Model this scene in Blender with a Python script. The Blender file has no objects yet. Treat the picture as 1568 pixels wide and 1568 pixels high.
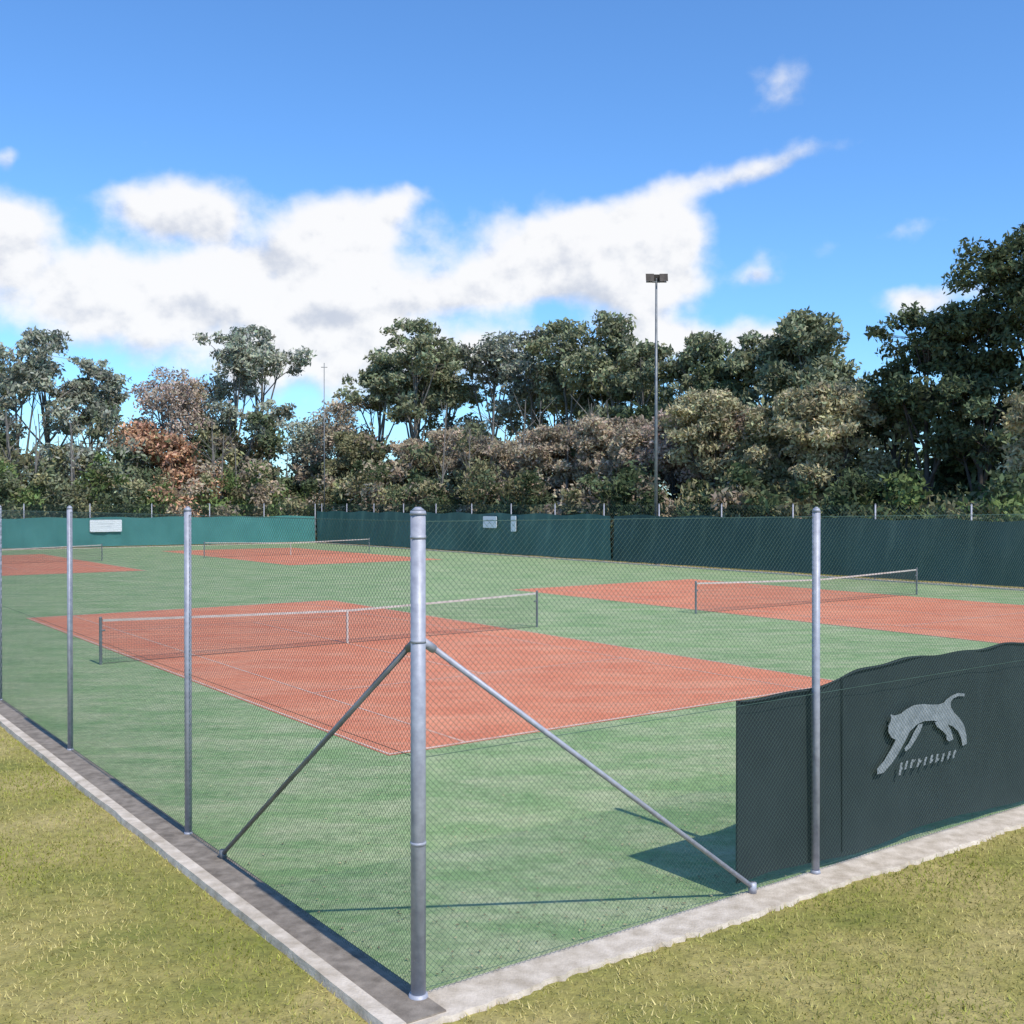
import bpy, math, numpy as np
from mathutils import Vector
R = math.radians
scene = bpy.context.scene
scene.view_settings.view_transform = 'Standard'
scene.view_settings.look = 'None'
scene.view_settings.exposure = 0
rng = np.random.default_rng(7)

# ---------------------------------------------------------------- frame of the courts
TH = R(36.16)
C0 = np.array([-0.705, 8.109])
U = np.array([math.cos(TH), math.sin(TH)])
V = np.array([-math.sin(TH), math.cos(TH)])
def W(u, v, z=0.0):
    p = C0 + U * u + V * v
    return (p[0], p[1], z)
LU, LV, FH = 41.0, 86.0, 3.68      # compound size, fence height

# ---------------------------------------------------------------- materials
def new_mat(name):
    m = bpy.data.materials.new(name); m.use_nodes = True
    nt = m.node_tree; b = nt.nodes['Principled BSDF']
    return m, nt, b
def N(nt, t, **k):
    n = nt.nodes.new(t)
    for a, v in k.items(): setattr(n, a, v)
    return n
def noise(nt, vec, scale, detail=5, rough=.55):
    n = N(nt, 'ShaderNodeTexNoise'); n.inputs['Scale'].default_value = scale
    n.inputs['Detail'].default_value = detail; n.inputs['Roughness'].default_value = rough
    if vec is not None: nt.links.new(vec, n.inputs['Vector'])
    return n.outputs['Fac']
def ramp(nt, fac, stops):
    r = N(nt, 'ShaderNodeValToRGB'); e = r.color_ramp.elements
    while len(e) < len(stops): e.new(.5)
    for i, (p, c) in enumerate(stops):
        e[i].position = p; e[i].color = (*c, 1) if len(c) == 3 else c
    nt.links.new(fac, r.inputs['Fac']); return r.outputs['Color']
def mixc(nt, fac, a, b, mode='MIX'):
    m = N(nt, 'ShaderNodeMix', data_type='RGBA', blend_type=mode)
    for s, val in ((m.inputs['Factor'], fac), (m.inputs['A'], a), (m.inputs['B'], b)):
        if hasattr(val, 'links'): nt.links.new(val, s)
        elif isinstance(val, (int, float)): s.default_value = val
        else: s.default_value = (*val, 1)
    return m.outputs['Result']
def pos(nt, scale=(1, 1, 1), rot=0):
    g = N(nt, 'ShaderNodeNewGeometry'); m = N(nt, 'ShaderNodeMapping')
    m.inputs['Scale'].default_value = scale; m.inputs['Rotation'].default_value = (0, 0, rot)
    nt.links.new(g.outputs['Position'], m.inputs['Vector']); return m.outputs['Vector']
def bump(nt, b, fac, strength, dist=.02):
    n = N(nt, 'ShaderNodeBump'); n.inputs['Strength'].default_value = strength
    n.inputs['Distance'].default_value = dist
    nt.links.new(fac, n.inputs['Height']); nt.links.new(n.outputs['Normal'], b.inputs['Normal'])
def simple(name, c1, c2, scale=6, rough=.7, metal=0, bmp=.1):
    m, nt, b = new_mat(name); p = pos(nt); f = noise(nt, p, scale)
    nt.links.new(ramp(nt, f, [(.3, c1), (.7, c2)]), b.inputs['Base Color'])
    b.inputs['Roughness'].default_value = rough; b.inputs['Metallic'].default_value = metal
    if bmp: bump(nt, b, noise(nt, p, scale * 8), bmp)
    return m

def lawn_mat():
    m, nt, b = new_mat('lawn'); p = pos(nt)
    big = ramp(nt, noise(nt, p, .5, 5, .6), [(.36, (.22, .23, .045)), (.5, (.34, .30, .085)), (.64, (.47, .385, .16))])
    fine = ramp(nt, noise(nt, p, 9, 7, .75), [(.3, (.5, .48, .42)), (.7, (1.25, 1.2, 1.1))])
    nt.links.new(mixc(nt, 1.0, big, fine, 'MULTIPLY'), b.inputs['Base Color'])
    b.inputs['Roughness'].default_value = .95
    bump(nt, b, noise(nt, p, 35, 4), .6, .03); return m
def turf_mat():
    m, nt, b = new_mat('synthetic_turf'); p = pos(nt)
    base = ramp(nt, noise(nt, p, .3, 6, .65), [(.3, (.165, .275, .10)), (.7, (.26, .37, .145))])
    ps = pos(nt, (.6, 1.5, 1), R(6))
    sand = ramp(nt, noise(nt, ps, .9, 11, .8), [(.42, (0, 0, 0)), (.66, (.95, .95, .95))])
    c = mixc(nt, sand, base, (.46, .46, .27))
    fine = ramp(nt, noise(nt, p, 7, 9, .88), [(.34, (.55, .58, .55)), (.66, (1.3, 1.3, 1.3))])
    c = mixc(nt, 1.0, c, fine, 'MULTIPLY')
    nt.links.new(c, b.inputs['Base Color']); b.inputs['Roughness'].default_value = .9
    bump(nt, b, noise(nt, p, 60, 3), .35, .01); return m
def red_mat():
    m, nt, b = new_mat('red_court_surface'); p = pos(nt)
    c = ramp(nt, noise(nt, p, .5, 7, .68), [(.3, (.60, .165, .078)), (.7, (.74, .26, .13))])
    ps = pos(nt, (.3, 1.4, 1), R(8))
    sand = ramp(nt, noise(nt, ps, 1.1, 10, .78), [(.46, (0, 0, 0)), (.76, (.75, .75, .75))])
    c = mixc(nt, sand, c, (.74, .40, .25))
    fine = ramp(nt, noise(nt, p, 8, 8, .85), [(.34, (.76, .76, .76)), (.66, (1.14, 1.14, 1.14))])
    nt.links.new(mixc(nt, 1.0, c, fine, 'MULTIPLY'), b.inputs['Base Color'])
    b.inputs['Roughness'].default_value = .9
    bump(nt, b, noise(nt, p, 60, 3), .3, .01); return m
def leaf_mat(name='foliage', trans=.2):
    m, nt, b = new_mat(name); nt.nodes.remove(b)
    a = N(nt, 'ShaderNodeAttribute', attribute_name='Col')
    d = N(nt, 'ShaderNodeBsdfDiffuse'); nt.links.new(a.outputs['Color'], d.inputs['Color'])
    if not trans:
        nt.links.new(d.outputs[0], nt.nodes['Material Output'].inputs['Surface']); return m
    t = N(nt, 'ShaderNodeBsdfTranslucent'); nt.links.new(a.outputs['Color'], t.inputs['Color'])
    mx = N(nt, 'ShaderNodeMixShader'); mx.inputs[0].default_value = trans
    nt.links.new(d.outputs[0], mx.inputs[1]); nt.links.new(t.outputs[0], mx.inputs[2])
    nt.links.new(mx.outputs[0], nt.nodes['Material Output'].inputs['Surface']); return m

M = dict(
    lawn=lawn_mat(), turf=turf_mat(), red=red_mat(), leaf=leaf_mat(), grass=leaf_mat('grass_blade', 0),
    bark=simple('grey_bark', (.11, .10, .085), (.24, .215, .185), 2.5, .9, 0, 0),
    darkbark=simple('dark_bark', (.05, .04, .033), (.11, .09, .075), 2.5, .9, 0, 0),
    steel=simple('galvanised_steel', (.29, .29, .335), (.43, .43, .47), 14, .5, .15, .1),
    dsteel=simple('weathered_steel', (.12, .13, .135), (.23, .24, .25), 3, .5, .3, .05),
    wire=simple('green_coated_wire', (.05, .10, .072), (.08, .14, .105), 3, .55, 0, 0),
    line=simple('line_paint', (.58, .33, .24), (.74, .55, .44), 3, .85),
    conc=simple('pale_concrete', (.42, .34, .25), (.72, .61, .49), 6.0, .9, 0, .5),
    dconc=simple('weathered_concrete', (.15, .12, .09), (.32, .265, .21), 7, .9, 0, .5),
    cloth=simple('shade_cloth', (.012, .022, .024), (.020, .033, .035), 1.3, .8, 0, .15),
    teal=simple('teal_windscreen', (.04, .175, .165), (.065, .235, .22), .5, .8, 0, .1),
    dgreen=simple('green_windscreen', (.035, .095, .085), (.075, .16, .145), .22, .8, 0, .1),
    ddgreen=simple('green_windscreen_backlit', (.024, .058, .055), (.045, .092, .088), .3, .8, 0, .1),  # darker copy of the green screen, backlit shade put into its colour
    white=simple('white_panel', (.80, .80, .82), (.86, .86, .86), 3, .5, 0, 0),
    net=simple('net_cord', (.09, .08, .07), (.15, .13, .11), 4, .8, 0, 0),
    band=simple('net_band_canvas', (.44, .39, .34), (.60, .55, .49), 4, .8, 0, 0),
    logo=simple('logo_print', (.20, .22, .23), (.32, .34, .35), 12, .7, 0, 0),
)

# ---------------------------------------------------------------- mesh helpers
class MB:
    def __init__(s): s.v = []; s.f = []; s.m = []
    def add(s, vs, fs, mi=0):
        o = len(s.v); s.v += [tuple(map(float, p)) for p in vs]
        s.f += [tuple(i + o for i in f) for f in fs]; s.m += [mi] * len(fs)
    def tube(s, p0, p1, r0, r1=None, n=8, mi=0, cap=True):
        r1 = r0 if r1 is None else r1
        p0 = np.array(p0, float); p1 = np.array(p1, float); d = p1 - p0; L = np.linalg.norm(d)
        if L < 1e-6: return
        d /= L; a = np.cross(d, [0, 0, 1.0])
        if np.linalg.norm(a) < .05: a = np.cross(d, [1.0, 0, 0])
        a /= np.linalg.norm(a); b = np.cross(d, a)
        vs = []
        for p, r in ((p0, r0), (p1, r1)):
            for i in range(n):
                t = 2 * math.pi * i / n; vs.append(p + r * (math.cos(t) * a + math.sin(t) * b))
        fs = [(i, (i + 1) % n, n + (i + 1) % n, n + i) for i in range(n)]
        if cap: fs += [tuple(range(n))[::-1], tuple(range(n, 2 * n))]
        s.add(vs, fs, mi)
    def boxuv(s, u0, u1, v0, v1, z0, z1, mi=0):
        vs = [W(u, v, z) for z in (z0, z1) for u, v in ((u0, v0), (u1, v0), (u1, v1), (u0, v1))]
        s.add(vs, [(3, 2, 1, 0), (4, 5, 6, 7), (0, 1, 5, 4), (1, 2, 6, 5), (2, 3, 7, 6), (3, 0, 4, 7)], mi)
    def sheet(s, u0, u1, v0, v1, z, mi=0):
        s.add([W(u0, v0, z), W(u1, v0, z), W(u1, v1, z), W(u0, v1, z)], [(0, 1, 2, 3)], mi)
    def obj(s, name, mats, parent=None, smooth=False):
        me = bpy.data.meshes.new(name); me.from_pydata(s.v, [], s.f)
        for m in mats: me.materials.append(m)
        me.polygons.foreach_set('material_index', s.m)
        if smooth: me.polygons.foreach_set('use_smooth', [True] * len(s.f))
        me.update(); o = bpy.data.objects.new(name, me); scene.collection.objects.link(o)
        if parent: o.parent = parent
        return o
def empty(name):
    e = bpy.data.objects.new(name, None); scene.collection.objects.link(e); e.empty_display_size = .3; return e
def wires(name, p0, p1, r, mat, parent, seg=.28):
    """straight wires (three-sided), cut into short lengths"""
    p0 = np.asarray(p0, float); p1 = np.asarray(p1, float)
    L = np.linalg.norm(p1 - p0, axis=1); c = np.maximum(np.ceil(L / seg).astype(int), 1)
    idx = np.repeat(np.arange(len(L)), c); k = np.concatenate([np.arange(q) for q in c])
    d = (p1 - p0)[idx]; a0 = p0[idx] + d * (k / c[idx])[:, None]; a1 = p0[idx] + d * ((k + 1) / c[idx])[:, None]
    dn = d / np.linalg.norm(d, axis=1, keepdims=True)
    ref = np.where(np.abs(dn[:, 2:3]) > .95, np.array([[1., 0, 0]]), np.array([[0, 0, 1.]]))
    a = np.cross(dn, ref); a /= np.linalg.norm(a, axis=1, keepdims=True); b = np.cross(dn, a)
    rr = np.broadcast_to(np.asarray(r, float), (len(L),))[idx][:, None]
    rings = []
    for p in (a0, a1):
        for i in range(3):
            t = 2 * math.pi * i / 3; rings.append(p + rr * (math.cos(t) * a + math.sin(t) * b))
    Vv = np.stack(rings, 1).reshape(-1, 3); n = len(idx)
    base = (np.arange(n) * 6)[:, None]
    F = np.concatenate([base + np.array([[i, (i + 1) % 3, 3 + (i + 1) % 3, 3 + i]]) for i in range(3)]).astype(np.int32)
    me = bpy.data.meshes.new(name); me.vertices.add(len(Vv)); me.vertices.foreach_set('co', Vv.astype(np.float32).ravel())
    me.loops.add(F.size); me.loops.foreach_set('vertex_index', F.ravel())
    me.polygons.add(len(F)); me.polygons.foreach_set('loop_start', (np.arange(len(F)) * 4).astype(np.int32))
    me.polygons.foreach_set('loop_total', np.full(len(F), 4, np.int32))
    me.materials.append(mat); me.update(calc_edges=True)
    o = bpy.data.objects.new(name, me); scene.collection.objects.link(o); o.parent = parent; return o

# ---------------------------------------------------------------- ground, courts
g = MB(); g.add([(-2500, -2500, 0), (2500, -2500, 0), (2500, 2500, 0), (-2500, 2500, 0)], [(0, 1, 2, 3)])
g.obj('ground', [M['lawn']])
g = MB(); g.sheet(0.0, LU, 0.0, LV, .006); g.obj('synthetic_turf', [M['turf']])

CW, CL = 10.97, 23.77
courts = [(3.8, 7.1), (23.4, 7.1), (3.8, 53.5), (23.4, 53.5)]
for (u0, v0) in courts:
    e = empty('tennis_court')
    s = MB(); s.sheet(u0 - .03, u0 + CW + .03, v0 - .03, v0 + CL + .03, .011); s.obj('surface', [M['red']], e)
    l = MB(); z = .016; w = .05; u1 = u0 + CW; v1 = v0 + CL; sg = 1.37
    l.sheet(u0, u0 + w, v0 + .08, v1 - .08, z); l.sheet(u1 - w, u1, v0 + .08, v1 - .08, z)
    l.sheet(u0, u1, v0, v0 + .08, z); l.sheet(u0, u1, v1 - .08, v1, z)
    w = .04
    l.sheet(u0 + sg, u0 + sg + w, v0 + .08, v1 - .08, z); l.sheet(u1 - sg - w, u1 - sg, v0 + .08, v1 - .08, z)
    vm = v0 + CL / 2
    for vv in (vm - 6.4, vm + 6.4): l.sheet(u0 + sg + w, u1 - sg - w, vv - w / 2, vv + w / 2, z)
    um = (u0 + u1) / 2
    l.sheet(um - w / 2, um + w / 2, vm - 6.4 + w / 2, vm + 6.4 - w / 2, z)
    l.sheet(um - w / 2, um + w / 2, v0 + .08, v0 + .23, z)
    l.obj('painted_lines', [M['line']], e)
    # net
    n = empty('tennis_net'); a, b = u0 - .914, u1 + .914
    def top(u): return .914 + (1.06 - .914) * (abs(u - um) / (b - um)) ** 1.15
    p = MB()
    for uu in (a, b):
        p.tube(W(uu, vm, 0), W(uu, vm, 1.09), .035, n=10); p.tube(W(uu, vm, 1.09), W(uu, vm, 1.12), .04, .02, n=10)
        p.tube(W(uu, vm, .8), W(uu + (.1 if uu == a else -.1), vm, .8), .02)
    p.obj('posts', [M['dsteel']], n)
    q = MB(); us = np.linspace(a + .05, b - .05, 41)
    for i in range(40):
        ua, ub = us[i], us[i + 1]; ta, tb = top(ua), top(ub)
        for dv in (-.012, .012):
            q.add([W(ua, vm + dv, ta - .055), W(ub, vm + dv, tb - .055), W(ub, vm + dv, tb), W(ua, vm + dv, ta)], [(0, 1, 2, 3)])
        q.add([W(ua, vm - .012, ta), W(ub, vm - .012, tb), W(ub, vm + .012, tb), W(ua, vm + .012, ta)], [(0, 1, 2, 3)])
    q.boxuv(um - .025, um + .025, vm - .018, vm + .018, .02, top(um) - .003)
    q.obj('band_and_strap', [M['band']], n)
    near = v0 < 20; pt = .06 if near else .12; r = .0019 if near else .004
    A_, B_ = [], []
    for uu in np.arange(a + .05, b - .04, pt): A_.append(W(uu, vm, .03)); B_.append(W(uu, vm, top(uu) - .05))
    for k in np.arange(0, 1, pt):
        for i in range(0, 40, 4):
            ua, ub = us[i], us[i + 4]
            A_.append(W(ua, vm, .03 + k * (top(ua) - .1))); B_.append(W(ub, vm, .03 + k * (top(ub) - .1)))
    wires('netting', A_, B_, r, M['net'], n, .4)
    wires('bottom_cord', [W(a + .05, vm, .028)], [W(b - .05, vm, .028)], .008, M['net'], n, .5)

# ---------------------------------------------------------------- kerbs / concrete edging
def strip(name, axis, off0, off1, s0, s1, z0, z1, mat, jit=0.0, step=.18):
    m = MB(); ss = np.arange(s0, s1 + step, step); n = len(ss)
    kx = np.arange(s0 - 1, s1 + 2, .9)
    j = rng.normal(0, 1, n) * jit * .5 + np.interp(ss, kx, rng.normal(0, 1, len(kx))) * jit * .8
    def P(s_, o, z): return W(s_, o, z) if axis == 'u' else W(o, s_, z)
    vs = []
    for i, s_ in enumerate(ss):
        zj = z1 + rng.normal(0, .0015)
        vs += [P(s_, off0, z0), P(s_, off0, z1), P(s_, off1 + j[i], zj), P(s_, off1 + j[i] * 1.2 + np.sign(off1 - off0) * .02, z0)]
    fs = []
    for i in range(n - 1):
        for k in range(3): fs.append((4 * i + k, 4 * i + k + 1, 4 * i + 5 + k, 4 * i + 4 + k))
    fs += [(0, 1, 2, 3), (4 * n - 4, 4 * n - 3, 4 * n - 2, 4 * n - 1)]
    m.add(vs, fs); return m.obj(name, [mat])
strip('concrete_kerb', 'u', .06, -.36, -.43, LU, -.02, .042, M['conc'], .03, .06)
strip('concrete_kerb', 'v', -.30, -.43, -.33, LV, -.02, .068, M['conc'], .006, .3)
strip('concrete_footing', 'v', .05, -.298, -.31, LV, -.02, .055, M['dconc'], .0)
strip('concrete_kerb', 'v', LU - .35, LU + .2, 0, LV, -.02, .06, M['conc'], .0, 2)
strip('concrete_kerb', 'u', LV - .3, LV + .2, 0, LU, -.02, .06, M['conc'], .0, 2)

# ---------------------------------------------------------------- fences
def fence(axis, fixed, L, spacing, first, zones):
    e = empty('chain_link_fence')
    P = (lambda s, z, o=0: W(s, fixed + o, z)) if axis == 'u' else (lambda s, z, o=0: W(fixed + o, s, z))
    m = MB()
    for s in np.arange(first, L, spacing):
        m.tube(P(s, 0), P(s, FH), .040, n=14); m.tube(P(s, FH), P(s, FH + .035), .046, .03, n=14)
        m.tube(P(s, FH + .035), P(s, FH + .05), .03, .01, n=12)
        m.tube(P(s, .04), P(s, .075), .055, .046, n=12)
    m.obj('posts', [M['steel']], e, True)
    wires('tension_wires', [P(0, zz) for zz in (.1, 1.85, FH - .05)], [P(L, zz) for zz in (.1, 1.85, FH - .05)], .003, M['wire'], e, .5)
    z0, z1 = .06, FH - .04; H = z1 - z0
    A_, B_, rr = [], [], []
    for (s0, s1, pitch, wr) in zones:
        for k in np.arange(s0 - H, s1, pitch):
            for sg in (0, 1):
                a, b = max(k, s0), min(k + H, s1)
                if b - a < .02: continue
                za, zb = a - k, b - k
                if sg: za, zb = H - za, H - zb
                o = .0012 * (sg * 2 - 1)
                A_.append(P(a, z0 + za, o)); B_.append(P(b, z0 + zb, o)); rr.append(wr)
    wires('wire_mesh', A_, B_, rr, M['wire'], e)
    return e, P
eR, PR = fence('u', 0, LU, 4.66, 4.66, [(0, 12, .052, .0014), (12, LU, .12, .0030)])
eL, PL = fence('v', 0, LV, 5.1, 4.97, [(0, 15, .052, .0015), (15, LV, .16, .0040)])
eF, PF = fence('u', LV, LU, 5.1, 5.1, [(0, LU, .22, .006)])
eS, PS = fence('v', LU, LV, 5.0, 0.0, [(0, LV, .22, .006)])
# corner post and braces
m = MB()
m.tube(W(0, 0, 0), W(0, 0, FH), .057, n=24); m.tube(W(0, 0, FH), W(0, 0, FH + .03), .064, .058, n=20)
m.tube(W(0, 0, FH + .03), W(0, 0, FH + .06), .058, .02, n=20); m.tube(W(0, 0, 0), W(0, 0, .08), .085, .07, n=20)
for zz in (1.2, 2.72, 3.5): m.tube(W(0, 0, zz), W(0, 0, zz + .025), .0605, n=20)
m.obj('corner_post', [M['steel']], eR, True)
m = MB(); m.tube(W(.05, .0, 2.73), W(3.72, .0, .10), .023, n=10); m.tube(W(3.72, 0, .04), W(3.72, 0, .14), .04, n=10)
m.tube(W(0.02, 0, 2.74), W(.14, 0, 2.66), .034, n=10)
m.obj('brace', [M['steel']], eR, True)
m = MB(); m.tube(W(0, .05, 2.73), W(0, 3.93, .10), .024, n=10); m.tube(W(0, 3.93, .04), W(0, 3.93, .14), .04, n=10)
m.tube(W(0, 0.02, 2.74), W(0, .14, 2.66), .034, n=10)
m.obj('brace', [M['dsteel']], eL, True)

# ---------------------------------------------------------------- windscreens
def cloth(name, P, s0, s1, ztop, zbot, mat, off, step=.1, wav=.02, seed=1, parent=None):
    r = np.random.default_rng(seed); m = MB(); ss = np.arange(s0, s1 + 1e-6, step); nz = 8; ph = r.uniform(0, 6, 4)
    vs = []
    for s in ss:
        for k in range(nz + 1):
            f = k / nz; zt = ztop(s); zb = zbot(s); z = zb + (zt - zb) * f
            o = off + wav * (math.sin(s * 3.1 + ph[0] + f) * .5 + math.sin(s * 7.7 + ph[1] + 2 * f) * .3 + math.sin(s * 1.3 + f * 3 + ph[2]) * .5)
            vs.append(P(s, z, o))
    fs = [(i * (nz + 1) + k, (i + 1) * (nz + 1) + k, (i + 1) * (nz + 1) + k + 1, i * (nz + 1) + k + 1)
          for i in range(len(ss) - 1) for k in range(nz)]
    m.add(vs, fs); return m.obj(name, [mat], parent, True)
e = empty('windscreen')
def ztop(s): return 1.90 + .17 / (1 + math.exp(-(s - 5.25) * 5)) + .012 * math.sin(s * 6.2) - .02 * abs(math.sin(s * 1.9))
cloth('shade_cloth', PR, 3.56, 24.0, ztop, lambda s: .12 + .03 * math.sin(s * 2), M['cloth'], .075, .08, .028, 3, e)
h = MB()
for i, s in enumerate(np.arange(3.6, 24, .1)): h.tube(PR(s, ztop(s) - .012, .066), PR(s + .1, ztop(s + .1) - .012, .066), .012, n=5)
for s in (5.15, 8.9, 12.6): h.tube(PR(s, .15, .045), PR(s, ztop(s), .045), .009, n=5)
h.tube(PR(3.57, .15, .06), PR(3.57, ztop(3.57), .06), .012, n=5)
h.obj('hem_and_seams', [M['cloth']], e)
# leaping cat print with worn lettering tucked under the body (local units, y down)
cat = [(0, 94), (0, 86), (10, 76), (20, 62), (27, 50), (20, 45), (16, 36), (16, 27), (20, 20), (19, 11), (25, 14), (34, 13), (42, 8),
       (54, 4), (68, 5), (80, 8), (92, 10), (100, 9), (106, 4), (114, 0), (124, -2), (135, 1), (135, 5), (124, 3), (116, 5), (112, 10),
       (112, 18), (118, 28), (127, 38), (134, 50), (138, 66), (139, 80), (132, 82), (129, 68), (124, 57), (115, 48), (103, 41), (94, 37),
       (84, 33), (70, 31), (58, 34), (48, 42), (40, 56), (30, 72), (20, 84), (9, 94)]
cat2 = [(96, 35), (106, 42), (112, 53), (116, 68), (109, 70), (105, 66), (105, 60), (99, 52), (90, 44), (86, 36)]
cat3 = [(60, 34), (67, 34), (63, 45), (56, 56), (48, 66), (41, 70), (39, 65), (46, 58), (52, 46)]
def LP(x, y, o): return PR(5.72 + x * .0123, 1.57 - y * .0074, o)
lg = MB()
for k, poly in enumerate((cat, cat2, cat3)): lg.add([LP(x, y, .028 - .003 * k) for x, y in poly], [tuple(range(len(poly)))])
x = 30.; q = np.random.default_rng(11)
for i in range(10):
    ww = q.uniform(4.5, 7); y0 = 85 + q.uniform(-1, 1); hh_ = 12 if i else 18; sk = 3
    lg.add([LP(x + sk, y0, .020), LP(x + sk + 3.2, y0, .020), LP(x + 3.2, y0 + hh_, .020), LP(x, y0 + hh_, .020)], [(0, 1, 2, 3)])
    if i % 3 != 1:
        k_ = q.uniform(0, .7) * hh_
        lg.add([LP(x + 3.4 + sk * (1 - k_ / hh_), y0 + k_, .020), LP(x + ww + sk * (1 - k_ / hh_), y0 + k_, .020), LP(x + ww, y0 + k_ + 3.5, .020), LP(x + 3.4, y0 + k_ + 3.5, .020)], [(0, 1, 2, 3)])
    x += ww + 3.6
lg.obj('leaping_cat_print', [M['logo']], e)

e = empty('windscreen')
cloth('shade_cloth', PF, .2, 40.8, lambda s: 2.55 + .05 * math.sin(s * 1.2), lambda s: .15, M['teal'], -.12, .25, .09, 5, e)
e = empty('windscreen')
zt = lambda s: 3.0 + .06 * math.sin(s * 1.25) - (.25 if s < 12 else 0)
cloth('shade_cloth', PS, 44.2, 85.8, zt, lambda s: .15, M['dgreen'], -.14, .25, .09, 6, e)
cloth('shade_cloth_backlit', PS, .2, 44.0, zt, lambda s: .15, M['ddgreen'], -.14, .25, .09, 7, e)

# signs on the fences
def sign(P, s, z, w, hgt, off):
    m = MB(); o = off; vs = []
    for oo in (o, o - .03):
        for (a, b) in ((-w/2 + .06, -hgt/2), (w/2 - .06, -hgt/2), (w/2, -hgt/2 + .06), (w/2, hgt/2 - .06), (w/2 - .06, hgt/2), (-w/2 + .06, hgt/2), (-w/2, hgt/2 - .06), (-w/2, -hgt/2 + .06)):
            vs.append(P(s + a, z + b, oo))
    fs = [tuple(range(8)), tuple(range(8, 16))[::-1]] + [(i, (i + 1) % 8, 8 + (i + 1) % 8, 8 + i) for i in range(8)]
    m.add(vs, fs); ob = m.obj('notice_sign', [M['white']])
    t = MB()
    for k in range(2):
        ww = w * (.5 - .15 * k); zz = z + hgt * (.15 - .25 * k)
        t.add([P(s - ww / 2, zz, o - .034), P(s + ww / 2, zz, o - .034), P(s + ww / 2, zz + hgt * .02, o - .034), P(s - ww / 2, zz + hgt * .02, o - .034)], [(0, 1, 2, 3)])
    t.obj('lettering', [M['logo']], ob)
sign(PF, 21.6, 1.86, 2.6, 1.0, -.28)
sign(PS, 57.2, 2.38, 1.7, .85, -.30)
sign(PS, 54.3, 2.30, .6, 1.1, -.30)

# ---------------------------------------------------------------- floodlight pole and thin mast
def pole(name, u, v, hgt, r, lamps=True):
    x, y, _ = W(u, v); e = empty(name); e.location = (x, y, 0)
    m = MB(); m.tube((0, 0, 0), (0, 0, .03), .24, n=16); m.tube((0, 0, .03), (0, 0, hgt), r, r * .55, n=14)
    m.tube((0, 0, .5), (0, 0, .9), r * 1.1, n=14); m.tube((0, 0, hgt), (0, 0, hgt + .12), r * .7, .02, n=10)
    if lamps: m.tube((-.62, 0, hgt - .1), (.62, 0, hgt - .1), .045, n=8)
    else: m.tube((-.3, 0, hgt - .3), (.3, 0, hgt - .3), .03, n=8)
    m.obj('mast', [M['dsteel']], e, True)
    for sx, dy in (((-.42, -.1), (.42, -.1), (0, .25)) if lamps else ()):
        L = MB(); w, d, h2 = .25, .16, .24; z = hgt + .12; t = .12
        vs = [(sx + a * w * s, dy + b * d + (t if c > 0 else -t) * (-1 if dy < 0 else 1) * -.6, z + c * h2 * s)
              for b, s in ((-1, 1), (1, .7)) for a, c in ((-1, -1), (1, -1), (1, 1), (-1, 1))]
        L.add(vs, [(0, 1, 2, 3), (7, 6, 5, 4), (0, 4, 5, 1), (1, 5, 6, 2), (2, 6, 7, 3), (3, 7, 4, 0)])
        L.tube((sx, dy * .2, hgt - .1), (sx, dy, z - .15), .03)
        L.obj('lamp_head', [M['darkbark']], e)
pole('floodlight_pole', 41.7, 41.0, 17.3, .12)
pole('thin_mast', 42.2, 86.9, 17.0, .06, False)

# ---------------------------------------------------------------- vegetation
def leaf_arrays(cen, rad, cnt, size, col, r):
    idx = np.repeat(np.arange(len(cen)), cnt); n = len(idx)
    d = r.normal(size=(n, 3)); d /= np.linalg.norm(d, axis=1, keepdims=True)
    rr = r.uniform(0, 1, (n, 1)) ** .45
    rr *= 1 + .25 * np.sin(d[:, :1] * 5 + idx[:, None]) * np.cos(d[:, 1:2] * 4 + 2 * idx[:, None])
    c = cen[idx] + d * rr * rad[idx]
    a = r.normal(size=(n, 3)); a[:, 2] -= .2; a /= np.linalg.norm(a, axis=1, keepdims=True)
    b = np.cross(a, r.normal(size=(n, 3))); b /= np.linalg.norm(b, axis=1, keepdims=True)
    s = size * r.uniform(.55, 1.4, (n, 1))
    v = np.stack([c - a * s, c + b * s * .42, c + a * s, c - b * s * .42], 1).reshape(-1, 3)
    cc = col[idx] * r.uniform(.75, 1.3, (n, 1)) * (1 + r.normal(0, .05, (n, 3)))
    return v, np.repeat(np.clip(cc, .004, .9), 4, axis=0)
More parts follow.
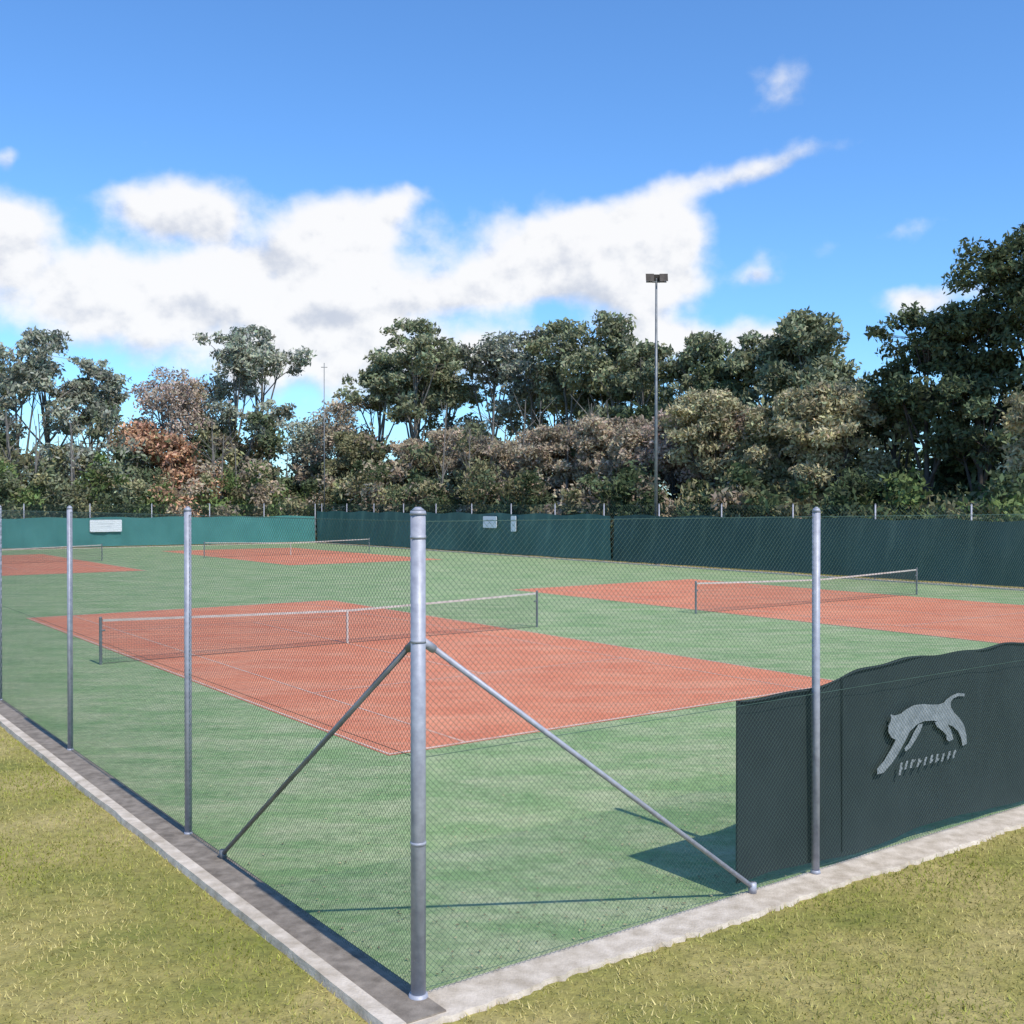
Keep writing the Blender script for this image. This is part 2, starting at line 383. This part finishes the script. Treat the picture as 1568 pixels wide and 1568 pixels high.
def veg_obj(name, lv, lc, wood=None, bark=None, lmat=None, tri=False):
    wv = np.array(wood.v).reshape(-1, 3) if wood and wood.v else np.zeros((0, 3))
    wf = wood.f if wood else []
    k = 3 if tri else 4; nq = len(lv) // k
    V_ = np.concatenate([lv, wv]); me = bpy.data.meshes.new(name)
    me.vertices.add(len(V_)); me.vertices.foreach_set('co', V_.astype(np.float32).ravel())
    loops = np.concatenate([np.arange(nq * k)] + [np.array(f) + len(lv) for f in wf]).astype(np.int32)
    tot = np.concatenate([np.full(nq, k), np.array([len(f) for f in wf], int)]).astype(np.int32)
    st = np.concatenate([[0], np.cumsum(tot)[:-1]]).astype(np.int32)
    me.loops.add(len(loops)); me.loops.foreach_set('vertex_index', loops)
    me.polygons.add(len(tot)); me.polygons.foreach_set('loop_start', st); me.polygons.foreach_set('loop_total', tot)
    me.materials.append(lmat or M['leaf']); me.materials.append(bark or M['bark'])
    me.polygons.foreach_set('material_index', np.concatenate([np.zeros(nq), np.ones(len(wf))]).astype(np.int32))
    ca = me.color_attributes.new('Col', 'FLOAT_COLOR', 'POINT')
    cols = np.ones((len(V_), 4), np.float32); cols[:len(lv), :3] = lc
    ca.data.foreach_set('color', cols.ravel())
    me.update(calc_edges=True)
    o = bpy.data.objects.new(name, me); scene.collection.objects.link(o); return o

PAL = dict(gum=(.245, .26, .155), grey=(.31, .32, .24), dark=(.12, .145, .078), brown=(.40, .325, .23), mauve=(.40, .315, .25),  # leaf tones lifted and greyed: distance haze painted into the colour
           tan=(.43, .385, .23), orange=(.52, .31, .19), green=(.17, .225, .085), deep=(.075, .10, .05), olive=(.265, .25, .135))
def bearing(t, d): return np.array([t * d, d])
def tree(name, t, d, H, wid, cb, pal, n_limb=8, dens=1.0, clump=1.0, seed=0, bark='bark', sub=5, leaf=.26):
    r = np.random.default_rng(seed); x, y = bearing(t, d); col = np.array(PAL[pal])
    wd = MB(); zb = H * cb; lean = r.normal(0, .03 * H, 2); r0 = .013 * H + .05
    def tp(f): return np.array([x + lean[0] * f ** 1.6, y + lean[1] * f ** 1.6, H * .86 * f])
    fs = np.linspace(0, 1, 8)
    for i in range(7):
        wd.tube(tp(fs[i]), tp(fs[i + 1]), r0 * (1 - .88 * fs[i]), r0 * (1 - .88 * fs[i + 1]), n=8, cap=False)
    cen, rad, cc = [], [], []
    rc = wid / 2
    for i in range(n_limb):
        f = cb * .75 + (1.0 - cb * .75) * (i + r.uniform(0, .6)) / n_limb; f = min(f, .98); p = tp(f)
        az = i * 2.4 + r.uniform(-.5, .5)
        zt = p[2] + (H - p[2]) * r.uniform(.25, .75)
        g_ = (zt - zb) / max(H - zb, .1); env = math.sqrt(max(.12, 1 - (2 * max(g_, .1) - .85) ** 2))
        rr = rc * env * r.uniform(.3, .88)
        end = np.array([p[0] + math.cos(az) * rr, p[1] + math.sin(az) * rr, zt])
        mid = (p + end) / 2 + np.array([0, 0, -.06 * rr])
        rl = r0 * (1 - .85 * f) * .55 + .02
        wd.tube(p, mid, rl, rl * .7, n=6, cap=False); wd.tube(mid, end, rl * .7, rl * .35, n=6, cap=False)
        tone = r.uniform(.75, 1.25)
        for k in range(sub):
            q = end + r.normal(0, 1, 3) * np.array([.27, .27, .19]) * rc * .9
            q[2] = min(q[2], H - .5 * clump)
            st = mid + (end - mid) * r.uniform(.2, 1)
            wd.tube(st, q, rl * .3, .015, n=4, cap=False)
            rcx = clump * r.uniform(.55, 1.3)
            cen.append(q); rad.append((rcx, rcx, rcx * r.uniform(.5, .8))); cc.append(col * tone * r.uniform(.75, 1.3))
    for k in range(4):
        q = tp(1) + np.array([*r.normal(0, .12 * wid, 2), H * .14 - .6 * clump + r.uniform(-.8, 0)])
        wd.tube(tp(.95), q, r0 * .15, .015, n=4, cap=False)
        cen.append(q); rad.append((clump, clump, clump * .7)); cc.append(col * 1.1)
    cen, rad, cc = map(np.array, (cen, rad, cc))
    cnt = np.maximum((dens * 90 * (rad[:, 0] / leaf * .26) ** 2).astype(int), 4)
    lv, lc = leaf_arrays(cen, rad, cnt, leaf, cc, r)
    return veg_obj(name, lv, lc, wd, M[bark])

# gum trees (tangent of bearing, distance, height, width, crown base fraction, palette)
T = [
 (-.455, 112, 20.5, 9, .25, 'grey'), (-.425, 116, 22.5, 9.5, .25, 'grey'), (-.50, 118, 20, 9, .3, 'gum'), (-.39, 120, 20, 7.5, .3, 'grey'),
 (-.258, 114, 22.0, 8.5, .30, 'grey'), (-.232, 118, 23.6, 8.5, .30, 'grey'),
 (-.125, 113, 20.0, 6.5, .42, 'gum'), (-.09, 111, 22.5, 9, .42, 'gum'), (-.068, 115, 20.5, 7, .42, 'gum'), (-.09, 117, 21.0, 9, .42, 'gum'),
 (-.018, 112, 21.5, 7, .45, 'grey'), (.02, 108, 21.0, 8, .42, 'grey'), (.055, 104, 21.5, 7.5, .42, 'gum'), (.088, 102, 21.8, 8, .40, 'gum'),
 (.125, 98, 18.8, 8, .35, 'gum'), (.165, 96, 18.8, 8, .35, 'gum'), (.20, 94, 17.8, 8, .35, 'dark'), (.235, 90, 18.3, 8, .38, 'gum'),
 (.275, 86, 19.2, 6, .45, 'gum'), (.255, 88, 17.8, 6, .4, 'gum'), (.298, 84, 15.5, 5.5, .35, 'gum'), (.04, 112, 18, 9, .35, 'gum'), (.105, 106, 18, 9, .35, 'dark'),
]
for i, (t, d, H, w, cb, pal) in enumerate(T):
    tree('gum_tree', t, d, H, w, cb, pal, n_limb=12, dens=1.0, clump=.98, seed=100 + i, sub=6, leaf=.26)
# sparse, half bare trees
for i, (t, d, H, w, pal) in enumerate([(-.318, 112, 18.0, 8, 'mauve'), (-.30, 115, 17, 6, 'brown'), (-.165, 112, 14.5, 7, 'brown'), (-.19, 116, 13, 6, 'grey'), (-.04, 116, 13.0, 7, 'brown'),(-.345,114,13,6,'brown')]):
    tree('dry_tree', t, d, H, w, .3, pal, n_limb=14, dens=.26, clump=1.1, seed=200 + i, sub=7, leaf=.2)
tree('orange_leaved_tree', -.312, 107, 10.5, 5.5, .12, 'orange', 11, .6, .95, 231, sub=6)
tree('orange_leaved_tree', -.345, 108, 12.5, 6, .25, 'orange', 10, .35, .95, 232, sub=6)
# big dark trees on the right
tree('large_dark_tree', .475, 60, 18.9, 9, .30, 'dark', 14, 1.0, .9, 301, 'darkbark', 8, .18)
tree('large_dark_tree', .52, 57, 19.5, 9, .25, 'dark', 12, 1.0, .95, 302, 'darkbark', 8, .18)
tree('large_dark_tree', .385, 63, 15.3, 7.0, .30, 'dark', 12, 1.0, .8, 303, 'darkbark', 7, .18)
tree('large_dark_tree', .435, 61, 15.0, 7.0, .15, 'dark', 12, 1.1, .85, 304, 'darkbark', 7, .18)
tree('large_dark_tree', .60, 58, 18, 9, .2, 'dark', 10, 1.0, 1, 305, 'darkbark', 7, .2)
tree('large_dark_tree', .355, 66, 12.0, 4.5, .3, 'dark', 8, .9, .8, 306, 'darkbark', 6, .18)
# rounded dry scrub trees in front of the gums
S = [(.005, 92, 9.5, 7, 'brown'), (.035, 88, 10.0, 6.5, 'brown'), (.075, 84, 10.4, 7, 'brown'), (.115, 80, 10.0, 6.5, 'brown'), (.15, 76, 10.2, 5.5, 'mauve'),
     (.183, 72, 11.4, 6.2, 'tan'), (.215, 73, 10.5, 5.5, 'brown'), (.262, 68, 10.8, 6.4, 'tan'), (.30, 67, 11.0, 6.2, 'tan'), (.245, 70, 10.0, 5, 'olive'),
     (-.06, 104, 11.0, 6, 'brown'), (-.09, 106, 10.0, 6, 'brown'), (-.03, 100, 9.5, 6, 'brown'), (-.15, 108, 11, 6, 'olive'), (.50, 52.5, 9.2, 4.5, 'tan')]
for i, (t, d, H, w, pal) in enumerate(S):
    tree('scrub_tree', t, d, H, w, .12, pal, n_limb=12, dens=1.15, clump=.85, seed=400 + i, bark='darkbark', sub=8, leaf=.165)

def fence_dist(t):
    u = (77.5 * t + 51.4) / (.807 - .59 * t); dF = 77.5 + .59 * u
    v = (32.4 - 32.3 * t) / (.59 + .807 * t); dS = 32.3 + .807 * v
    return dF if t < -.18 else dS
def mass(name, n, trange, gap, depth, hfun, zones, clump, per, leaf, seed):
    r = np.random.default_rng(seed); cen, rad, cc = [], [], []
    for i in range(n):
        t = r.uniform(*trange); d = fence_dist(t) + gap + r.uniform(0, depth); x, y = bearing(t, d)
        hm = hfun(t, d) * (.75 + .25 * math.sin(t * 90 + 1) * math.sin(t * 37)); z = hm * r.uniform(0, 1) ** .8
        c = clump * r.uniform(.6, 1.4); q = [x, y, max(z, .3)]
        names = next(p for lim, p in zones if t <= lim); col = np.array(PAL[names[r.integers(len(names))]])
        cen.append(q); rad.append((c, c, c * .7)); cc.append(col * r.uniform(.6, 1.3))
    cen, rad, cc = map(np.array, (cen, rad, cc))
    lv, lc = leaf_arrays(cen, rad, np.full(n, per), leaf, cc, r); return veg_obj(name, lv, lc)
zl = [(-.33, ('gum', 'green', 'olive', 'dark')), (-.26, ('brown', 'green', 'olive', 'orange')), (-.16, ('green', 'dark', 'olive', 'brown')), (0, ('dark', 'brown', 'olive', 'deep')),
      (.3, ('dark', 'deep', 'olive', 'brown')), (2, ('dark', 'green', 'olive', 'deep'))]
mass('undergrowth', 1500, (-.66, .72), 3, 7, lambda t, d: 2.5 + 3.2 * d / 60 if t > -.17 else 8.2, zl, 1.1, 125, .21, 11)
mass('woodland', 800, (-.7, -.1), 12, 14, lambda t, d: 14.0 if t < -.22 else 11.0, [(-.3, ('gum', 'olive', 'dark', 'grey')), (2, ('brown', 'dark', 'olive', 'dark'))], 1.45, 100, .31, 12)
mass('woodland', 700, (-.12, .8), 14, 12, lambda t, d: 11.5 if t < .1 else 12, [(.05, ('brown', 'dark', 'olive', 'gum')), (2, ('dark', 'gum', 'deep'))], 1.45, 95, .3, 13)

# trunks in the woodland
wd = MB(); r = np.random.default_rng(5)
for i in range(45):
    t = r.uniform(-.6, .1); d = fence_dist(t) + r.uniform(6, 20); x, y = bearing(t, d); h = r.uniform(8, 13)
    x2, y2 = x + r.normal(0, .8), y + r.normal(0, .8)
    wd.tube((x, y, 0), (x2, y2, h), r.uniform(.1, .2), .04, n=6, cap=False)
    for k in range(7):
        f = r.uniform(.4, .95); p = np.array([x + (x2 - x) * f, y + (y2 - y) * f, h * f])
        wd.tube(p, p + np.array([r.normal(0, 1.0), r.normal(0, 1.0), r.uniform(.8, 2.5)]), .04, .012, n=4, cap=False)
wd.obj('woodland_trunks', [M['bark']])

# lawn blades outside the fence near the viewer
r = np.random.default_rng(21); n = 360000
px = r.uniform(-13, 13, n); py = r.uniform(5.0, 20, n)
du = (px - C0[0]) * U[0] + (py - C0[1]) * U[1]; dv = (px - C0[0]) * V[0] + (py - C0[1]) * V[1]
ok = ((du < -.41) | (dv < -.33)) & ~((du > -.45) & (dv > -.35) & (r.uniform(0, 1, n) < .4)); px, py = px[ok], py[ok]; n = len(px)
patch = .5 + .28 * np.sin(px * 1.3 + 1.2 * np.sin(py * .9)) + .28 * np.sin(py * 1.7 + 1.5 * np.sin(px * .7 + 2)) + .12 * np.sin(px * 5 + py * 3.3)
keep = r.uniform(0, 1, n) > .35 * np.clip(patch, 0, 1)
px, py, patch = px[keep], py[keep], patch[keep]; n = len(px)
patch = np.clip(patch + r.normal(0, .2, n), 0, 1)[:, None]
col = np.array([.27, .29, .05]) * (1 - patch) + np.array([.56, .46, .19]) * patch
col *= r.uniform(.6, 1.3, (n, 1))
hh = r.uniform(.015, .05, n); th = r.uniform(0, 6.28, n); w = r.uniform(.003, .007, n)
b0 = np.stack([px - np.cos(th) * w, py - np.sin(th) * w, np.zeros(n)], 1); b1 = np.stack([px + np.cos(th) * w, py + np.sin(th) * w, np.zeros(n)], 1)
tp_ = np.stack([px + r.normal(0, .02, n), py + r.normal(0, .02, n), hh], 1)
veg_obj('grass', np.stack([b0, b1, tp_], 1).reshape(-1, 3), np.repeat(col, 3, axis=0), lmat=M['grass'], tri=True)

# fallen leaves / litter on the turf
r = np.random.default_rng(9); n = 2400
uu = r.uniform(.1, 14, n); vv = r.exponential(2.4, n) + .06; m_ = vv < 14; uu, vv = uu[m_], vv[m_]; n = len(uu)
P_ = C0[None] + uu[:, None] * U + vv[:, None] * V; a = r.uniform(0, 6.28, n); s = r.uniform(.008, .026, n)
q = []
for k in range(4):
    an = a + k * math.pi / 2; rr = s * (1 if k % 2 == 0 else .4)
    q.append(np.stack([P_[:, 0] + np.cos(an) * rr, P_[:, 1] + np.sin(an) * rr, .02 + r.uniform(0, .01, n)], 1))
veg_obj('fallen_leaves', np.stack(q, 1).reshape(-1, 3), np.repeat(np.array([.30, .25, .15]) * r.uniform(.4, 2.0, (n, 1)), 4, axis=0))

# ---------------------------------------------------------------- sun, sky with clouds
az_s = math.atan2(.59, -.807); el_s = R(51)
sd = Vector((math.sin(az_s) * math.cos(el_s), math.cos(az_s) * math.cos(el_s), math.sin(el_s)))
L = bpy.data.lights.new('sun', 'SUN'); L.energy = 4.3; L.angle = R(.6); L.color = (1, .95, .86)
so = bpy.data.objects.new('sun', L); so.rotation_euler = sd.to_track_quat('Z', 'Y').to_euler(); scene.collection.objects.link(so)

w = bpy.data.worlds.new('World'); scene.world = w; w.use_nodes = True; nt = w.node_tree; nt.nodes.clear()
try:
    w.cycles.sampling_method = 'MANUAL'; w.cycles.sample_map_resolution = 256
except Exception: pass
out = N(nt, 'ShaderNodeOutputWorld'); sky = N(nt, 'ShaderNodeTexSky', sky_type='NISHITA')
sky.sun_disc = False; sky.sun_elevation = el_s; sky.sun_rotation = az_s; sky.ozone_density = 3.0; sky.dust_density = .3; sky.air_density = 1.0
bg = N(nt, 'ShaderNodeBackground'); bg.inputs[1].default_value = .15
nt.links.new(mixc(nt, 1.0, sky.outputs[0], (.72, 1.10, 1.46), 'MULTIPLY'), bg.inputs[0])
tc = N(nt, 'ShaderNodeTexCoord'); sx = N(nt, 'ShaderNodeSeparateXYZ')
nt.links.new(tc.outputs['Generated'], sx.inputs[0])
nz = N(nt, 'ShaderNodeTexNoise'); nz.inputs['Scale'].default_value = 9; nz.inputs['Detail'].default_value = 4; nz.inputs['Roughness'].default_value = .55
nt.links.new(tc.outputs['Generated'], nz.inputs['Vector'])
def mth(op, a, b=None, c=None):
    n = N(nt, 'ShaderNodeMath', operation=op)
    for i, q in enumerate((a, b, c)):
        if q is None: continue
        if isinstance(q, (int, float)): n.inputs[i].default_value = q
        else: nt.links.new(q, n.inputs[i])
    return n.outputs[0]
X, Y, Z = sx.outputs
az = mth('MULTIPLY', mth('ARCTAN2', X, Y), 180 / math.pi)
el = mth('MULTIPLY', mth('ARCSINE', Z), 180 / math.pi)
sc = N(nt, 'ShaderNodeSeparateColor'); nt.links.new(nz.outputs['Color'], sc.inputs[0])
azw = mth('ADD', az, mth('MULTIPLY', mth('SUBTRACT', sc.outputs[0], .5), 4.5))
elw = mth('ADD', el, mth('MULTIPLY', mth('SUBTRACT', sc.outputs[1], .5), 2.6))
B = [(-19.5, 10.3, 7.2, 1.8, 1.35, 0), (-25.2, 13.0, 2.6, 1.6, 1.05, 0), (-25.6, 16.0, .7, .8, .7, 0), (-17.1, 14.6, 3.0, 1.5, 1.35, 0),
     (-8.6, 13.8, 3.8, 1.7, 1.25, 0), (-5.8, 15.2, 1.1, 1.0, .7, 0), (-8.2, 10.2, 4.0, 1.6, 1.2, 0), (-13.5, 12.3, 4.0, 1.3, .8, 0),
     (3.2, 13.5, 5.0, 2.0, 1.4, 0), (-.4, 11.2, 6.2, 1.4, .95, 0), (7.8, 11.6, 2.6, 1.7, 1.0, 0), (8.2, 14.4, 2.4, 1.1, .9, 0),
     (8.6, 9.0, 2.6, 1.0, .95, 0), (-8, 7.4, 17, 2.0, 1.0, 0), (12.0, 16.7, 7.0, .85, .75, 10.4), (13.8, 20.9, 2.1, 1.5, .58, 20),
     (13.0, 11.6, 1.6, .6, .55, 0), (13.0, 8.5, 2.4, .8, .8, 0), (20.8, 10.0, 2.8, 1.0, .95, 0), (-19.0, 17.6, 2.2, .5, .22, 0), (19, 13.2, 5, .7, .38, 8),
     (-38, 12, 9, 2.5, 1, 0), (38, 10, 8, 2, .9, 0)]
tot = None; und = None
for (ca, ce, ra, re, wt, rot) in B:
    dx = mth('SUBTRACT', azw, ca); dy = mth('SUBTRACT', elw, ce)
    if rot:
        c_, s_ = math.cos(R(rot)), math.sin(R(rot))
        dx, dy = mth('ADD', mth('MULTIPLY', dx, c_), mth('MULTIPLY', dy, s_)), mth('SUBTRACT', mth('MULTIPLY', dy, c_), mth('MULTIPLY', dx, s_))
    dx = mth('DIVIDE', dx, ra); dy = mth('DIVIDE', dy, re)
    g_ = mth('MULTIPLY', mth('EXPONENT', mth('MULTIPLY', mth('MULTIPLY_ADD', dx, dx, mth('MULTIPLY', dy, dy)), -1)), wt)
    tot = g_ if tot is None else mth('ADD', tot, g_); und = mth('MULTIPLY', g_, dy) if und is None else mth('MULTIPLY_ADD', g_, dy, und)
def cn(offset):
    n2 = N(nt, 'ShaderNodeTexNoise'); n2.inputs['Scale'].default_value = 17; n2.inputs['Detail'].default_value = 6; n2.inputs['Roughness'].default_value = .54
    mp = N(nt, 'ShaderNodeMapping'); mp.inputs['Location'].default_value = offset; mp.inputs['Scale'].default_value = (1, 1, 1.2)
    nt.links.new(tc.outputs['Generated'], mp.inputs['Vector']); nt.links.new(mp.outputs[0], n2.inputs['Vector']); return n2.outputs['Fac']
n2 = cn((0, 0, 0)); n3 = cn((.006, 0, .018))
dens = mth('ADD', tot, mth('MULTIPLY', mth('SUBTRACT', n2, .5), 1.3))
mr = N(nt, 'ShaderNodeMapRange', interpolation_type='SMOOTHSTEP'); mr.inputs['From Min'].default_value = .28; mr.inputs['From Max'].default_value = .95
nt.links.new(dens, mr.inputs['Value'])
rel = mth('DIVIDE', und, mth('ADD', tot, .05))
shade = N(nt, 'ShaderNodeMapRange', interpolation_type='SMOOTHSTEP'); shade.inputs['From Min'].default_value = -1.15; shade.inputs['From Max'].default_value = .15
nt.links.new(mth('ADD', rel, mth('MULTIPLY', mth('SUBTRACT', n2, n3), 4.0)), shade.inputs['Value'])
cc = mixc(nt, shade.outputs[0], (.62, .66, .75), (.99, .985, .985))
cb_ = N(nt, 'ShaderNodeBackground'); cb_.inputs[1].default_value = 1.0; nt.links.new(cc, cb_.inputs[0])
ms = N(nt, 'ShaderNodeMixShader'); nt.links.new(mth('MULTIPLY', mr.outputs[0], .96), ms.inputs[0])
nt.links.new(bg.outputs[0], ms.inputs[1]); nt.links.new(cb_.outputs[0], ms.inputs[2])
# clouds only occupy the low band of sky; elsewhere the clear sky is used directly
band = mth('MULTIPLY', mth('LESS_THAN', Z, .47), mth('MULTIPLY', mth('GREATER_THAN', Z, 0), mth('GREATER_THAN', Y, .45)))
mo = N(nt, 'ShaderNodeMixShader'); nt.links.new(band, mo.inputs[0])
bg2 = N(nt, 'ShaderNodeBackground'); bg2.inputs[1].default_value = .15; nt.links.new(bg.inputs[0].links[0].from_socket, bg2.inputs[0])
nt.links.new(bg2.outputs[0], mo.inputs[1]); nt.links.new(ms.outputs[0], mo.inputs[2]); nt.links.new(mo.outputs[0], out.inputs[0])

# ---------------------------------------------------------------- camera
cam = bpy.data.cameras.new('camera'); co = bpy.data.objects.new('camera', cam); scene.collection.objects.link(co)
co.location = (0, 0, 3.77); co.rotation_euler = (R(90 - .484), 0, 0)
cam.sensor_width = 36; cam.lens = 38.0; cam.clip_end = 6000; scene.camera = co
